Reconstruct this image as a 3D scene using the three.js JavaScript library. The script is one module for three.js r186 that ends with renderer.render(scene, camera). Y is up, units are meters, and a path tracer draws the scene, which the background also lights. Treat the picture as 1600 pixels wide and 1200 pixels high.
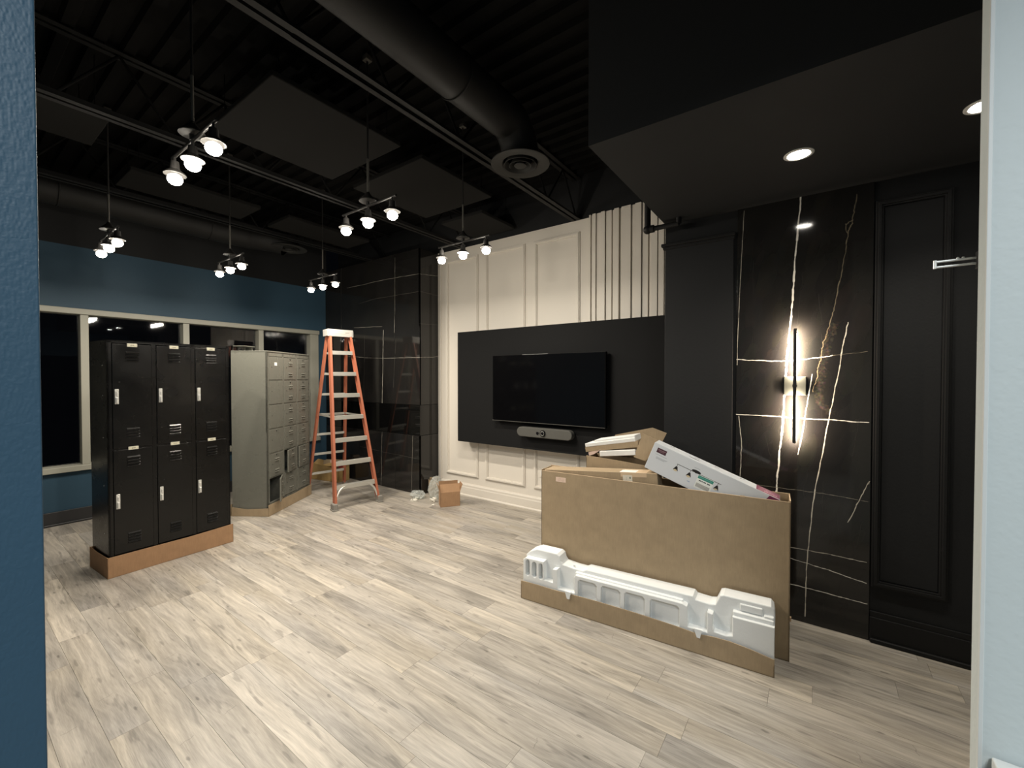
import * as THREE from 'three';
import { mergeGeometries } from 'three/addons/utils/BufferGeometryUtils.js';
import { RoundedBoxGeometry } from 'three/addons/geometries/RoundedBoxGeometry.js';
import { RectAreaLightUniformsLib } from 'three/addons/lights/RectAreaLightUniformsLib.js';

// ---------------------------------------------------------------- camera, background, exposure, large lights
RectAreaLightUniformsLib.init();
const scene = new THREE.Scene();
scene.background = new THREE.Color(0.0006, 0.0007, 0.001);          // night outside the windows
const rad = THREE.MathUtils.degToRad;
const camera = new THREE.PerspectiveCamera(2 * Math.atan(600 / 660) * 180 / Math.PI, 4 / 3, 0.02, 60);
camera.position.set(0, 1.65, 0);
camera.rotation.order = 'YXZ';
camera.rotation.set(rad(-0.9), rad(35.7), 0);
scene.add(camera);
const renderer = new THREE.WebGLRenderer({ antialias: true });
renderer.toneMapping = THREE.LinearToneMapping;
renderer.toneMappingExposure = 1.68;
renderer.shadowMap.enabled = true;
renderer.shadowMap.type = THREE.PCFSoftShadowMap;
const WARM = [1, 0.91, 0.775], HEAD_NITS = 530, ENTRY_NITS = 43, DOWN_CD = 2.2, SCONCE_NITS = 900;

// ---------------------------------------------------------------- helpers
function rng(seed) { let a = seed >>> 0; return () => { a = (a + 0x6D2B79F5) | 0; let t = Math.imul(a ^ (a >>> 15), 1 | a); t = (t + Math.imul(t ^ (t >>> 7), 61 | t)) ^ t; return ((t ^ (t >>> 14)) >>> 0) / 4294967296; }; }
function hash(x, y, s) { let h = Math.imul(x, 374761393) ^ Math.imul(y, 668265263) ^ Math.imul(s, 1274126177); h = Math.imul(h ^ (h >>> 13), 1274126177); return ((h ^ (h >>> 16)) >>> 0) / 4294967296; }
function vnoise(x, y, s = 0) {
  const xi = Math.floor(x), yi = Math.floor(y), fx = x - xi, fy = y - yi, u = fx * fx * (3 - 2 * fx), v = fy * fy * (3 - 2 * fy);
  const a = hash(xi, yi, s), b = hash(xi + 1, yi, s), c = hash(xi, yi + 1, s), d = hash(xi + 1, yi + 1, s);
  return a + (b - a) * u + (c - a) * v + (a - b - c + d) * u * v;
}
function fbm(x, y, s, n = 4) { let t = 0, a = 0.5, m = 0; for (let i = 0; i < n; i++) { t += a * vnoise(x, y, s + i * 17); m += a; a *= 0.5; x *= 2.03; y *= 2.03; } return t / m; }
const wrapN = (fn, N) => (x, y) => { const t = x / N, q = y / N; return fn(x, y) * (1 - t) * (1 - q) + fn(x - N, y) * t * (1 - q) + fn(x, y - N) * (1 - t) * q + fn(x - N, y - N) * t * q; };
function dataTex(w, h, fn, srgb = true) {
  const d = new Uint8Array(w * h * 4);
  for (let y = 0; y < h; y++) for (let x = 0; x < w; x++) { const c = fn(x, y), i = (y * w + x) * 4; d[i] = c[0]; d[i + 1] = c[1]; d[i + 2] = c[2]; d[i + 3] = 255; }
  const t = new THREE.DataTexture(d, w, h, THREE.RGBAFormat);
  t.wrapS = t.wrapT = THREE.RepeatWrapping; t.magFilter = THREE.LinearFilter; t.minFilter = THREE.LinearMipmapLinearFilter; t.generateMipmaps = true;
  if (srgb) t.colorSpace = THREE.SRGBColorSpace; t.needsUpdate = true; return t;
}
function canvasTex(w, h, draw) {
  const c = document.createElement('canvas'); c.width = w; c.height = h; const g = c.getContext('2d'); draw(g, w, h);
  const t = new THREE.CanvasTexture(c); t.colorSpace = THREE.SRGBColorSpace; t.magFilter = THREE.LinearFilter; t.anisotropy = 8; return t;
}
// metre based texture coordinates from the dominant direction of each face
function muv(g) {
  if (g.index) g = g.toNonIndexed();
  g.computeVertexNormals && !g.attributes.normal && g.computeVertexNormals();
  const p = g.attributes.position, n = g.attributes.normal, uv = new Float32Array(p.count * 2);
  for (let i = 0; i < p.count; i += 3) {
    let nx = 0, ny = 0, nz = 0; for (let k = 0; k < 3; k++) { nx += Math.abs(n.getX(i + k)); ny += Math.abs(n.getY(i + k)); nz += Math.abs(n.getZ(i + k)); }
    for (let k = 0; k < 3; k++) {
      const x = p.getX(i + k), y = p.getY(i + k), z = p.getZ(i + k);
      const c = nx >= ny && nx >= nz ? [z, y] : ny >= nz ? [x, z] : [x, y];
      uv[(i + k) * 2] = c[0]; uv[(i + k) * 2 + 1] = c[1];
    }
  }
  g.setAttribute('uv', new THREE.BufferAttribute(uv, 2)); return g;
}
const flat = g => { const o = g.index ? g.toNonIndexed() : g; for (const k of Object.keys(o.attributes)) if (!['position', 'normal', 'uv'].includes(k)) o.deleteAttribute(k); return o; };
const join = list => list.length === 1 ? flat(list[0]) : mergeGeometries(list.map(flat));
const B = (x0, x1, y0, y1, z0, z1) => new THREE.BoxGeometry(x1 - x0, y1 - y0, z1 - z0).translate((x0 + x1) / 2, (y0 + y1) / 2, (z0 + z1) / 2);
const RB = (x0, x1, y0, y1, z0, z1, r = 0.004, s = 2) => new RoundedBoxGeometry(x1 - x0, y1 - y0, z1 - z0, s, r).translate((x0 + x1) / 2, (y0 + y1) / 2, (z0 + z1) / 2);
const V = (x, y, z) => new THREE.Vector3(x, y, z);
function bar(a, b, w, d, side = V(1, 0, 0)) {        // a box of section w (along side) x d from point a to point b
  const dir = b.clone().sub(a), L = dir.length(); dir.normalize();
  const x = side.clone().addScaledVector(dir, -side.dot(dir)).normalize(), z = x.clone().cross(dir);
  return new THREE.BoxGeometry(w, L, d).applyMatrix4(new THREE.Matrix4().makeBasis(x, dir, z).setPosition(a.clone().add(b).multiplyScalar(0.5)));
}
function rod(a, b, r, n = 10) {
  const dir = b.clone().sub(a), L = dir.length();
  return new THREE.CylinderGeometry(r, r, L, n).applyQuaternion(new THREE.Quaternion().setFromUnitVectors(V(0, 1, 0), dir.normalize())).translate((a.x + b.x) / 2, (a.y + b.y) / 2, (a.z + b.z) / 2);
}
function extr(points, depth, holes = [], bevel = 0) {     // outline in x,y; extruded from z = 0 to z = depth
  const s = new THREE.Shape(points.map(p => new THREE.Vector2(p[0], p[1])));
  for (const h of holes) s.holes.push(new THREE.Path(h.map(p => new THREE.Vector2(p[0], p[1]))));
  return bevel ? new THREE.ExtrudeGeometry(s, { depth: depth - 2 * bevel, bevelEnabled: true, bevelSize: bevel, bevelOffset: -bevel, bevelThickness: bevel, bevelSegments: 2 }).translate(0, 0, bevel)
    : new THREE.ExtrudeGeometry(s, { depth, bevelEnabled: false });
}
const rect = (x0, x1, y0, y1) => [[x0, y0], [x1, y0], [x1, y1], [x0, y1]];
const taken = {};
function numbered(name) { const n = taken[name] = (taken[name] ?? -1) + 1; return n ? name + '_' + String(n).padStart(3, '0') : name; }
function mesh(name, geo, mat, parent, keepUV = false) {
  let g = Array.isArray(geo) ? join(geo) : geo; if (!keepUV) g = muv(g);
  const m = new THREE.Mesh(g, mat); m.name = parent ? name : numbered(name); (parent || scene).add(m); return m;
}
function thing(name, label, category, pos = [0, 0, 0], turn = 0, group) {
  const o = new THREE.Group(); o.name = numbered(name); o.position.set(...pos); o.rotation.y = turn; scene.add(o);
  o.userData = { label, category }; if (group) o.userData.group = group; return o;
}
function tag(o, label, category, group) { Object.assign(o.userData, { label, category }); if (group) o.userData.group = group; return o; }
function struct(name, geo, mat, label, category, keepUV) { const o = geo ? mesh(name, geo, mat, null, keepUV) : Object.assign(new THREE.Group(), { name }); if (!geo) scene.add(o); o.userData = { kind: 'structure', label, category }; return o; }
const std = (color, roughness = 0.7, extra = {}) => new THREE.MeshStandardMaterial({ color: new THREE.Color().setRGB(...color), roughness, metalness: 0, ...extra });
const phys = (color, roughness = 0.5, extra = {}) => new THREE.MeshPhysicalMaterial({ color: new THREE.Color().setRGB(...color), roughness, metalness: 0, ...extra });

// ---------------------------------------------------------------- textures and materials
const peelTex = dataTex(512, 512, (x, y) => { const v = 255 * (0.55 * fbm(x / 9, y / 9, 3, 3) + 0.45 * vnoise(x / 5, y / 14, 9)); return [v, v, v]; }, false);
peelTex.repeat.set(5, 5);
const peelFine = dataTex(512, 512, (x, y) => { const v = 255 * fbm(x / 6, y / 6, 5, 3); return [v, v, v]; }, false);
const smudgeN = wrapN((x, y) => fbm(x / 70 + 50, y / 70 + 50, 21, 5), 512), cardN = wrapN((x, y) => fbm(x / 60 + 50, y / 60 + 50, 31, 4), 512);
const smudge = dataTex(512, 512, (x, y) => { const v = 195 + 90 * (smudgeN(x, y) - 0.5) * 2; return [v, v, v]; }, false);
const cardTex = dataTex(512, 512, (x, y) => { const n = cardN(x, y), f = hash(x, y, 4), l = vnoise(x / 2.2, y / 40, 6); const k = 0.9 + 0.13 * n + 0.05 * (f - 0.5) + 0.05 * (l - 0.5); return [Math.min(255, 240 * k), Math.min(255, 240 * k), Math.min(255, 240 * k)]; });
cardTex.repeat.set(2.2, 2.2);

// pale grey-beige vinyl planks: eight printed boards, 1.22 m by 0.152 m each
const woodTex = dataTex(2048, 1024, (X, Y) => {
  const cell = (X >> 10) + 2 * (Y >> 8), x = (X & 1023) / 1023 * 1.22, y = (Y & 255) / 255 * 0.152, s = 100 + cell * 37;
  const wx = x * 2.2, wy = y * 24 + 1.6 * (fbm(x * 2.3, y * 7, s, 3) - 0.5);
  const broad = fbm(wx * 0.9, wy * 0.32, s + 3, 4), streak = fbm(x * 4.5, wy * 3.4, s + 7, 4), fine = fbm(x * 26, y * 520, s + 11, 2);
  const arch = Math.abs(((y - 0.076 + 0.02 * (hash(cell, 2, 5) - 0.5)) * 9) ** 2 * 4.2 + x * 0.55 + 0.5 * fbm(x * 1.4, y * 9, s + 13, 3));
  const ring = Math.pow(0.5 + 0.5 * Math.sin(arch * 46 + 3 * fbm(x * 5, y * 30, s + 17, 2)), 3);
  const zone = THREE.MathUtils.smoothstep(fbm(x * 1.7, y * 10, s + 19, 3), 0.5, 0.7);
  const smoky = THREE.MathUtils.smoothstep(fbm(x * 2.6, y * 16, s + 23, 4), 0.52, 0.78);
  const dark = THREE.MathUtils.smoothstep(fbm(x * 7, y * 42, s + 41, 3), 0.68, 0.83);
  let knot = 0; for (let k = 0; k < 1; k++) { const kx = 0.1 + hash(cell, k, 51) * 1.02, ky = 0.02 + hash(cell, k, 52) * 0.11; const d = Math.hypot((x - kx) / 3.2, y - ky) + 0.004 * (vnoise(x * 90, y * 90, s) - 0.5); knot = Math.max(knot, 1 - THREE.MathUtils.smoothstep(d, 0.002, 0.0085)); }
  const cx = 0.2 + hash(cell, 7, 60) * 0.8, crack = hash(cell, 8, 61) < 0.6 ? Math.max(0, 1 - Math.abs(x - cx - 0.18 * (y - 0.05) - 0.012 * (vnoise(y * 60, 3, s) - 0.5)) / 0.0022) * (y > 0.03 && y < 0.085 ? 0.7 : 0) : 0;
  const tone = (hash(cell, 1, 77) - 0.5) * 0.10;
  let v = 0.735 + tone * 0.55 + 0.19 * (broad - 0.5) + 0.22 * (streak - 0.5) + 0.09 * (fine - 0.5) - 0.07 * ring * zone - 0.06 * smoky - 0.10 * dark - 0.16 * knot - 0.22 * crack;
  v = Math.max(0.2, Math.min(1, v));
  const warm = fbm(x * 1.3, y * 6, s + 29, 2) - 0.5;
  return [Math.min(255, 255 * v * (1.00 + 0.03 * warm)), 255 * v * 0.962, 255 * v * (0.90 - 0.06 * warm)];
});

const BLUE = [0.033, 0.072, 0.110];                                  // one wall paint; the near wall only shows its roller texture more
const M = {
  white: std([0.70, 0.655, 0.585], 0.55, { bumpMap: peelFine, bumpScale: 0.0004 }),
  black: phys([0.0155, 0.016, 0.0168], 0.6, { specularIntensity: 0.4,  bumpMap: peelFine, bumpScale: 0.0005 }),
  blackPanel: phys([0.0090, 0.0092, 0.0096], 0.8, { specularIntensity: 0.3,  bumpMap: peelFine, bumpScale: 0.0003 }),
  blackTrim: phys([0.011, 0.011, 0.0112], 0.5, { specularIntensity: 0.45 }),
  ceilingBlack: phys([0.0062, 0.0061, 0.0059], 0.85, { specularIntensity: 0.2 }),
  cloud: phys([0.0125, 0.0123, 0.0117], 0.95, { specularIntensity: 0.3 }),
  duct: phys([0.011, 0.0108, 0.0104], 0.6, { specularIntensity: 0.5 }),
  register: phys([0.03, 0.0295, 0.0275], 0.6, { specularIntensity: 0.5 }),
  blue: phys(BLUE, 0.5, { specularIntensity: 0.5,  bumpMap: peelFine, bumpScale: 0.0004 }),
  blueNear: phys(BLUE, 0.5, { specularIntensity: 0.5,  bumpMap: peelTex, bumpScale: 0.0006 }),
  grey: std([0.55, 0.60, 0.60], 0.6, { bumpMap: peelFine, bumpScale: 0.0007 }),
  greyTrim: std([0.62, 0.64, 0.63], 0.5),
  frame: std([0.36, 0.355, 0.30], 0.5),
  glass: phys([1, 1, 1], 0.02, { transmission: 1, thickness: 0, ior: 1.5 }),
  baseDark: std([0.03, 0.03, 0.032], 0.4),
  bandGlass: phys([0.004, 0.004, 0.004], 0.04, { clearcoat: 0 }),
  screen: phys([0.0025, 0.0025, 0.003], 0.09),
  tvBezel: phys([0.004, 0.004, 0.004], 0.6, { specularIntensity: 0.3 }),
  silver: std([0.55, 0.55, 0.53], 0.3, { metalness: 1 }),
  barGrey: std([0.075, 0.074, 0.066], 0.7),
  lens: phys([0.008, 0.008, 0.009], 0.1),
  lockerBlack: phys([0.005, 0.005, 0.005], 0.34, { roughnessMap: smudge, specularIntensity: 0.7 }),
  lockerGrey: phys([0.155, 0.155, 0.132], 0.36, { roughnessMap: smudge }),
  lockerInside: std([0.03, 0.03, 0.026], 0.7),
  louverDark: std([0.003, 0.003, 0.003], 0.8),
  chrome: std([0.78, 0.78, 0.75], 0.3, { metalness: 0.45 }),
  plate: std([0.55, 0.54, 0.45], 0.5),
  card: std([0.46, 0.345, 0.215], 0.85, { map: cardTex }),
  cardWarm: std([0.46, 0.27, 0.145], 0.85, { map: cardTex }),
  cardEdge: std([0.62, 0.46, 0.30], 0.9),
  foam: std([0.80, 0.82, 0.82], 0.75, { bumpMap: peelFine, bumpScale: 0.0005 }),
  paper: std([0.80, 0.79, 0.76], 0.7),
  pinkPaper: std([0.68, 0.50, 0.42], 0.7),
  orange: std([0.38, 0.122, 0.066], 0.5),
  alu: std([0.62, 0.61, 0.56], 0.42, { metalness: 0.65 }),
  cap: std([0.42, 0.41, 0.385], 0.6),
  bootGrey: std([0.24, 0.225, 0.20], 0.7),
  wood: std([0.56, 0.37, 0.15], 0.7, { map: cardTex }),
  fixture: std([0.02, 0.019, 0.018], 0.45),
  rodMetal: std([0.20, 0.19, 0.17], 0.4, { metalness: 0.6 }),
  bulb: new THREE.MeshStandardMaterial({ color: 0xffffff, emissive: new THREE.Color().setRGB(1, 0.92, 0.78), emissiveIntensity: 26 }),
  plastic: phys([0.85, 0.87, 0.85], 0.12, { transmission: 0.75, thickness: 0, ior: 1.45 }),
  clutter: std([0.75, 0.72, 0.64], 0.6),
};
const floorMats = [0.965, 1.0, 1.03].map(k => new THREE.MeshStandardMaterial({ map: woodTex, color: new THREE.Color().setRGB(0.80 * k, 0.79 * k, 0.785 * k), roughness: 0.41 }));

// ---------------------------------------------------------------- floor: slab and planks
const floor = struct('floor', B(-7.05, 2.2, -0.12, -0.006, -4.65, 2.2), M.baseDark, 'pale greyish beige wood plank floor of the whole room', 'floor');
{
  const W = 0.152, L = 1.22, gap = 0.0011, r = rng(7), cells = [];
  const plankGeo = (len, cell, flip, from) => {
    const g = new THREE.BoxGeometry(len - gap, 0.006, W - gap), uv = g.attributes.uv, p = g.attributes.position;
    const cx = cell & 1, cy = cell >> 1;
    for (let i = 0; i < p.count; i++) {
      let u = (p.getX(i) / L + 0.5 * len / L + from / L), v = p.getZ(i) / W + 0.5; if (flip) { u = 1 - u; v = 1 - v; }
      uv.setXY(i, cx * 0.5 + 0.003 + 0.494 * Math.min(1, Math.max(0, u)), cy * 0.25 + 0.004 + 0.242 * v);
    }
    return g;
  };
  for (let c = 0; c < 16; c++) cells.push(plankGeo(L, c & 7, c > 7, 0));
  let row = 0, last = -1;
  for (let z = -4.42; z < 0.25; z += W, row++) {
    let x = -6.86 - r() * L * 0.98;
    while (x < 2.15) {
      let c = Math.floor(r() * 16); if (c === last) c = (c + 5) % 16; last = c;
      const x0 = Math.max(x, -6.87), x1 = Math.min(x + L, 2.15);
      if (x1 - x0 > 0.03 && !(x0 > 1.0 && z > -2.2)) {
        const full = x1 - x0 > L - 1e-6;
        const m = new THREE.Mesh(full ? cells[c] : plankGeo(x1 - x0, c & 7, c > 7, x0 - x), floorMats[Math.floor(r() * 3)]);
        m.name = 'plank'; m.position.set((x0 + x1) / 2, -0.003, z + W / 2); floor.add(m);
      }
      x += L;
    }
  }
  mesh('floor_margin', B(-6.87, 2.15, -0.006, 0, 0.292, 2.15), floorMats[1], floor);
}

// ---------------------------------------------------------------- ceiling deck, joists, ducts, panels
{
  const pts = [], P = 0.15; let z = -4.65;                     // corrugated metal deck, ribs along x
  const prof = [];
  while (z < 2.2) { prof.push([z, 3.93], [z + 0.06, 3.93], [z + 0.075, 3.97], [z + 0.135, 3.97]); z += P; }
  const s = new THREE.Shape([...prof.map(p => new THREE.Vector2(-p[0], p[1])), new THREE.Vector2(-2.25, 4.1), new THREE.Vector2(4.65, 4.1)]);
  const g = new THREE.ExtrudeGeometry(s, { depth: 9.25, bevelEnabled: false }).rotateY(Math.PI / 2).translate(-7.05, 0, 0);
  struct('ceiling', g, M.ceilingBlack, 'black corrugated metal deck ceiling', 'ceiling');
}
const joistLabel = { '-2.25': 'black steel ceiling joist running beside the long round duct', '-4': 'black steel ceiling joist between the two columns of hanging lights', '-5.6': 'black steel ceiling joist closest to the window wall' };
for (const x of [-2.25, -4.0, -5.6]) {
  const j = thing('ceiling_joist', joistLabel[String(x)], 'joist', [x, 3.45, -4.4]);
  mesh('bottom_chord', [B(-0.055, -0.012, 0, 0.006, 0, 6.5), B(-0.018, -0.012, 0, 0.05, 0, 6.5), B(0.012, 0.055, 0, 0.006, 0, 6.5), B(0.012, 0.018, 0, 0.05, 0, 6.5)], M.duct, j);
  mesh('top_chord', [B(-0.055, -0.012, 0.46, 0.466, 0, 6.5), B(0.012, 0.055, 0.46, 0.466, 0, 6.5)], M.duct, j);
  for (let k = 0; k < 10; k++) mesh('web_rod', [rod(V(0, 0.02, k * 0.65), V(0, 0.46, k * 0.65 + 0.32), 0.01, 8), rod(V(0, 0.46, k * 0.65 + 0.32), V(0, 0.02, k * 0.65 + 0.65), 0.01, 8)], M.ceilingBlack, j);
}
function ductRun(x, y, r, z0, z1, rx, ry, rz, label, rl) {
  const d = thing('air_duct', label, 'duct', [x, y, z0]);
  mesh('pipe', new THREE.CylinderGeometry(r, r, z1 - z0, 40, 1, false).rotateX(Math.PI / 2).translate(0, 0, (z1 - z0) / 2), M.duct, d);
  for (const q of [0.5, 1.8, 3.1, 4.4]) mesh('seam_band', new THREE.TorusGeometry(r + 0.003, 0.006, 8, 40).translate(0, 0, q), M.duct, d);
  const bend = new THREE.CatmullRomCurve3([V(0, 0, 0.02), V((rx - x) * 0.35, -0.005, -0.1), V((rx - x) * 0.8, (ry - y) * 0.3, (rz - z0) * 0.8), V(rx - x, (ry - y) * 0.7, rz - z0), V(rx - x, ry - y + 0.02, rz - z0)]);
  mesh('elbow', new THREE.TubeGeometry(bend, 20, r, 28), M.duct, d);
  const g = thing('ceiling_diffuser', rl, 'air vent', [rx, ry, rz]);
  const lathe = pts => new THREE.LatheGeometry(pts.map(p => new THREE.Vector2(p[0], p[1])), 48);
  mesh('flange', lathe([[0.135, 0.02], [0.15, 0.0], [0.23, -0.004], [0.236, 0.004], [0.22, 0.012], [0.135, 0.02]]), M.register, g);
  mesh('cone', lathe([[0.10, 0.035], [0.128, -0.012], [0.132, -0.008], [0.106, 0.04], [0.10, 0.035]]), M.register, g);
  mesh('cone', lathe([[0.055, 0.03], [0.085, -0.018], [0.09, -0.014], [0.06, 0.035], [0.055, 0.03]]), M.register, g);
  mesh('centre_disc', lathe([[0.0, -0.014], [0.045, -0.016], [0.05, -0.01], [0.03, 0.012], [0, 0.014]]), M.register, g);
  mesh('throat', new THREE.CylinderGeometry(0.133, 0.133, 0.1, 32, 1, true).translate(0, 0.07, 0), M.ceilingBlack, g);
}
ductRun(-1.93, 3.62, 0.145, -2.55, 2.1, -1.93, 3.35, -2.80, 'long black round air duct running over the middle of the room', 'round black ceiling diffuser beneath the end of the long duct');
ductRun(-6.2, 3.53, 0.15, -2.6, 2.1, -5.95, 3.43, -2.97, 'black round air duct running along above the windows', 'round black ceiling diffuser near the corner of windows and marble');
[[-3.72, -2.73, -2.27, -1.27, 'dark grey ceiling acoustic panel between the two joists, next to the long duct'],
 [-3.72, -2.73, -3.45, -2.49, 'dark grey ceiling acoustic panel hung before the last one at the white wall'],
 [-3.72, -3.08, -4.35, -3.70, 'small dark grey ceiling acoustic panel touching the white wall top'],
 [-4.75, -4.08, -0.81, 0.4, 'dark grey ceiling acoustic panel over the blue doorway wall side'],
 [-5.52, -5.0, -2.2, -1.1, 'dark grey ceiling acoustic panel above the black lockers'],
 [-5.52, -5.0, -3.6, -2.5, 'dark grey ceiling acoustic panel above the grey lockers']].forEach(([x0, x1, z0, z1, l]) => {
  const o = thing('acoustic_panel', l, 'ceiling panel', [(x0 + x1) / 2, 3.51, (z0 + z1) / 2]), w = (x1 - x0) / 2, d = (z1 - z0) / 2;
  mesh('board', RB(-w, w, 0, 0.04, -d, d, 0.008), M.cloud, o);
  for (const i of [-1, 1]) for (const k of [-1, 1]) mesh('hanger', rod(V(i * (w - 0.08), 0.035, k * (d - 0.08)), V(i * (w - 0.08), 0.45, k * (d - 0.08)), 0.003, 6), M.ceilingBlack, o);
});

// ---------------------------------------------------------------- white wall with mouldings and slats (z = -4.41)
const wallBack = struct('wall_back', B(-4.488, -0.978, 0, 3.455, -4.62, -4.41), M.white, 'off white wall with panel mouldings and vertical slats behind the television', 'wall');
mesh('upper_band', B(-7.05, -0.978, 3.455, 4.0, -4.62, -4.415), M.black, wallBack);
function panelFrame(x0, x1, y0, y1, z, mat, parent, w = 0.045) {
  const ring = (a, d) => extr(rect(x0 + a, x1 - a, y0 + a, y1 - a), d, [rect(x0 + a + w - 2 * a * 0.9, x1 - a - w + 2 * a * 0.9, y0 + a + w - 2 * a * 0.9, y1 - a - w + 2 * a * 0.9)], 0.003).translate(0, 0, z);
  return mesh('panel_moulding', [ring(0, 0.016), ring(0.012, 0.026)], mat, parent);
}
for (const [a, b] of [[-4.33, -3.73], [-3.605, -2.96], [-2.83, -2.205]]) panelFrame(a, b, 0.27, 3.32, -4.41, M.white, wallBack);
mesh('corner_moulding', RB(-4.488, -4.43, 0.165, 3.455, -4.41, -4.39, 0.006), M.white, wallBack);
{
  const px = [922, 925.6, 928.2, 934.9, 943.1, 950.6, 960.6, 964.5, 972.9, 976, 991.6, 997.4, 1007.5, 1017, 1021.3, 1031, 1040, 1052, 1060, 1071], r = rng(3);
  const dep = [0.035, 0.02, 0.045, 0.03, 0.05, 0.032, 0.018, 0.048, 0.022, 0.05, 0.03, 0.052, 0.034, 0.018, 0.05, 0.04, 0.03, 0.05, 0.03];
  for (let i = 0; i + 1 < px.length; i++) {
    const x0 = -2.083 + (px[i] - 922) * 0.00706, x1 = -2.083 + (px[i + 1] - 922) * 0.00706;
    mesh('slat', RB(x0 + 0.003, Math.min(-0.985, x1 - 0.003), 0.165, 3.47, -4.41, -4.41 + dep[i], 0.003, 1), M.white, wallBack);
  }
}
function baseProfile(len, h, t) { return extr([[0, 0], [t + 0.012, 0], [t + 0.012, 0.012], [t + 0.004, 0.022], [t, 0.024], [t, h - 0.055], [t - 0.004, h - 0.045], [t - 0.004, h - 0.02], [t * 0.45, h - 0.006], [t * 0.4, h], [0, h]], len); }
const bb = struct('baseboard_back', baseProfile(3.50, 0.17, 0.022).rotateY(-Math.PI / 2).translate(-0.985, 0, -4.41), M.white, 'off white baseboard along the panelled wall', 'baseboard');

// outlets below the television panel
for (const [x, l] of [[-2.70, 'white wall outlet plate low on the white wall, nearer the marble corner'], [-2.52, 'white wall outlet plate low on the white wall, second from the marble corner']]) {
  const o = thing('outlet_plate', l, 'outlet', [x, 0.42, -4.41]);
  mesh('plate', RB(-0.06, 0.06, 0, 0.12, 0, 0.007, 0.003), M.white, o);
  mesh('socket', RB(-0.03, 0.03, 0.025, 0.095, 0.007, 0.0095, 0.001), M.paper, o);
}

// ---------------------------------------------------------------- black marble
function vein(g, pts, sx, sy, width, color, seed, rough = 1) {
  const r = rng(seed); g.strokeStyle = color; g.lineCap = 'round'; g.lineJoin = 'round';
  const P = []; for (let i = 0; i + 1 < pts.length; i++) { const n = 10; for (let k = 0; k < n; k++) { const t = k / n; P.push([pts[i][0] + (pts[i + 1][0] - pts[i][0]) * t, pts[i][1] + (pts[i + 1][1] - pts[i][1]) * t]); } } P.push(pts[pts.length - 1]);
  let jx = 0, jy = 0;
  for (let i = 0; i + 1 < P.length; i++) {
    const a = [sx(P[i][0]) + jx, sy(P[i][1]) + jy]; jx = jx * 0.7 + (r() - 0.5) * 3 * rough; jy = jy * 0.7 + (r() - 0.5) * 3 * rough;
    g.lineWidth = Math.max(0.7, width * (0.65 + 0.7 * r())); g.beginPath(); g.moveTo(...a); g.lineTo(sx(P[i + 1][0]) + jx, sy(P[i + 1][1]) + jy); g.stroke();
  }
}
function stoneBase(g, w, h, seed) {
  g.fillStyle = '#201f1e'; g.fillRect(0, 0, w, h); const r = rng(seed);
  for (let i = 0; i < 260; i++) { const x = r() * w, y = r() * h, R = 20 + r() * 110; g.fillStyle = r() < 0.5 ? `rgba(52,49,44,${0.05 + r() * 0.05})` : `rgba(16,16,17,${0.06 + r() * 0.05})`; g.beginPath(); g.ellipse(x, y, R * 0.35, R, 0.25 + r() * 0.2, 0, 7); g.fill(); }
  for (let i = 0; i < 26; i++) { const x = r() * w, y = r() * h; vein(g, [[x, y], [x + (r() - 0.5) * 50, y + 60 + r() * 160]], v => v, v => v, 0.8, `rgba(150,145,135,${0.08 + r() * 0.12})`, i + seed); }
}
const marble = tex => phys([1, 1, 1], 0.075, { map: tex, ior: 1.5 });
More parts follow.
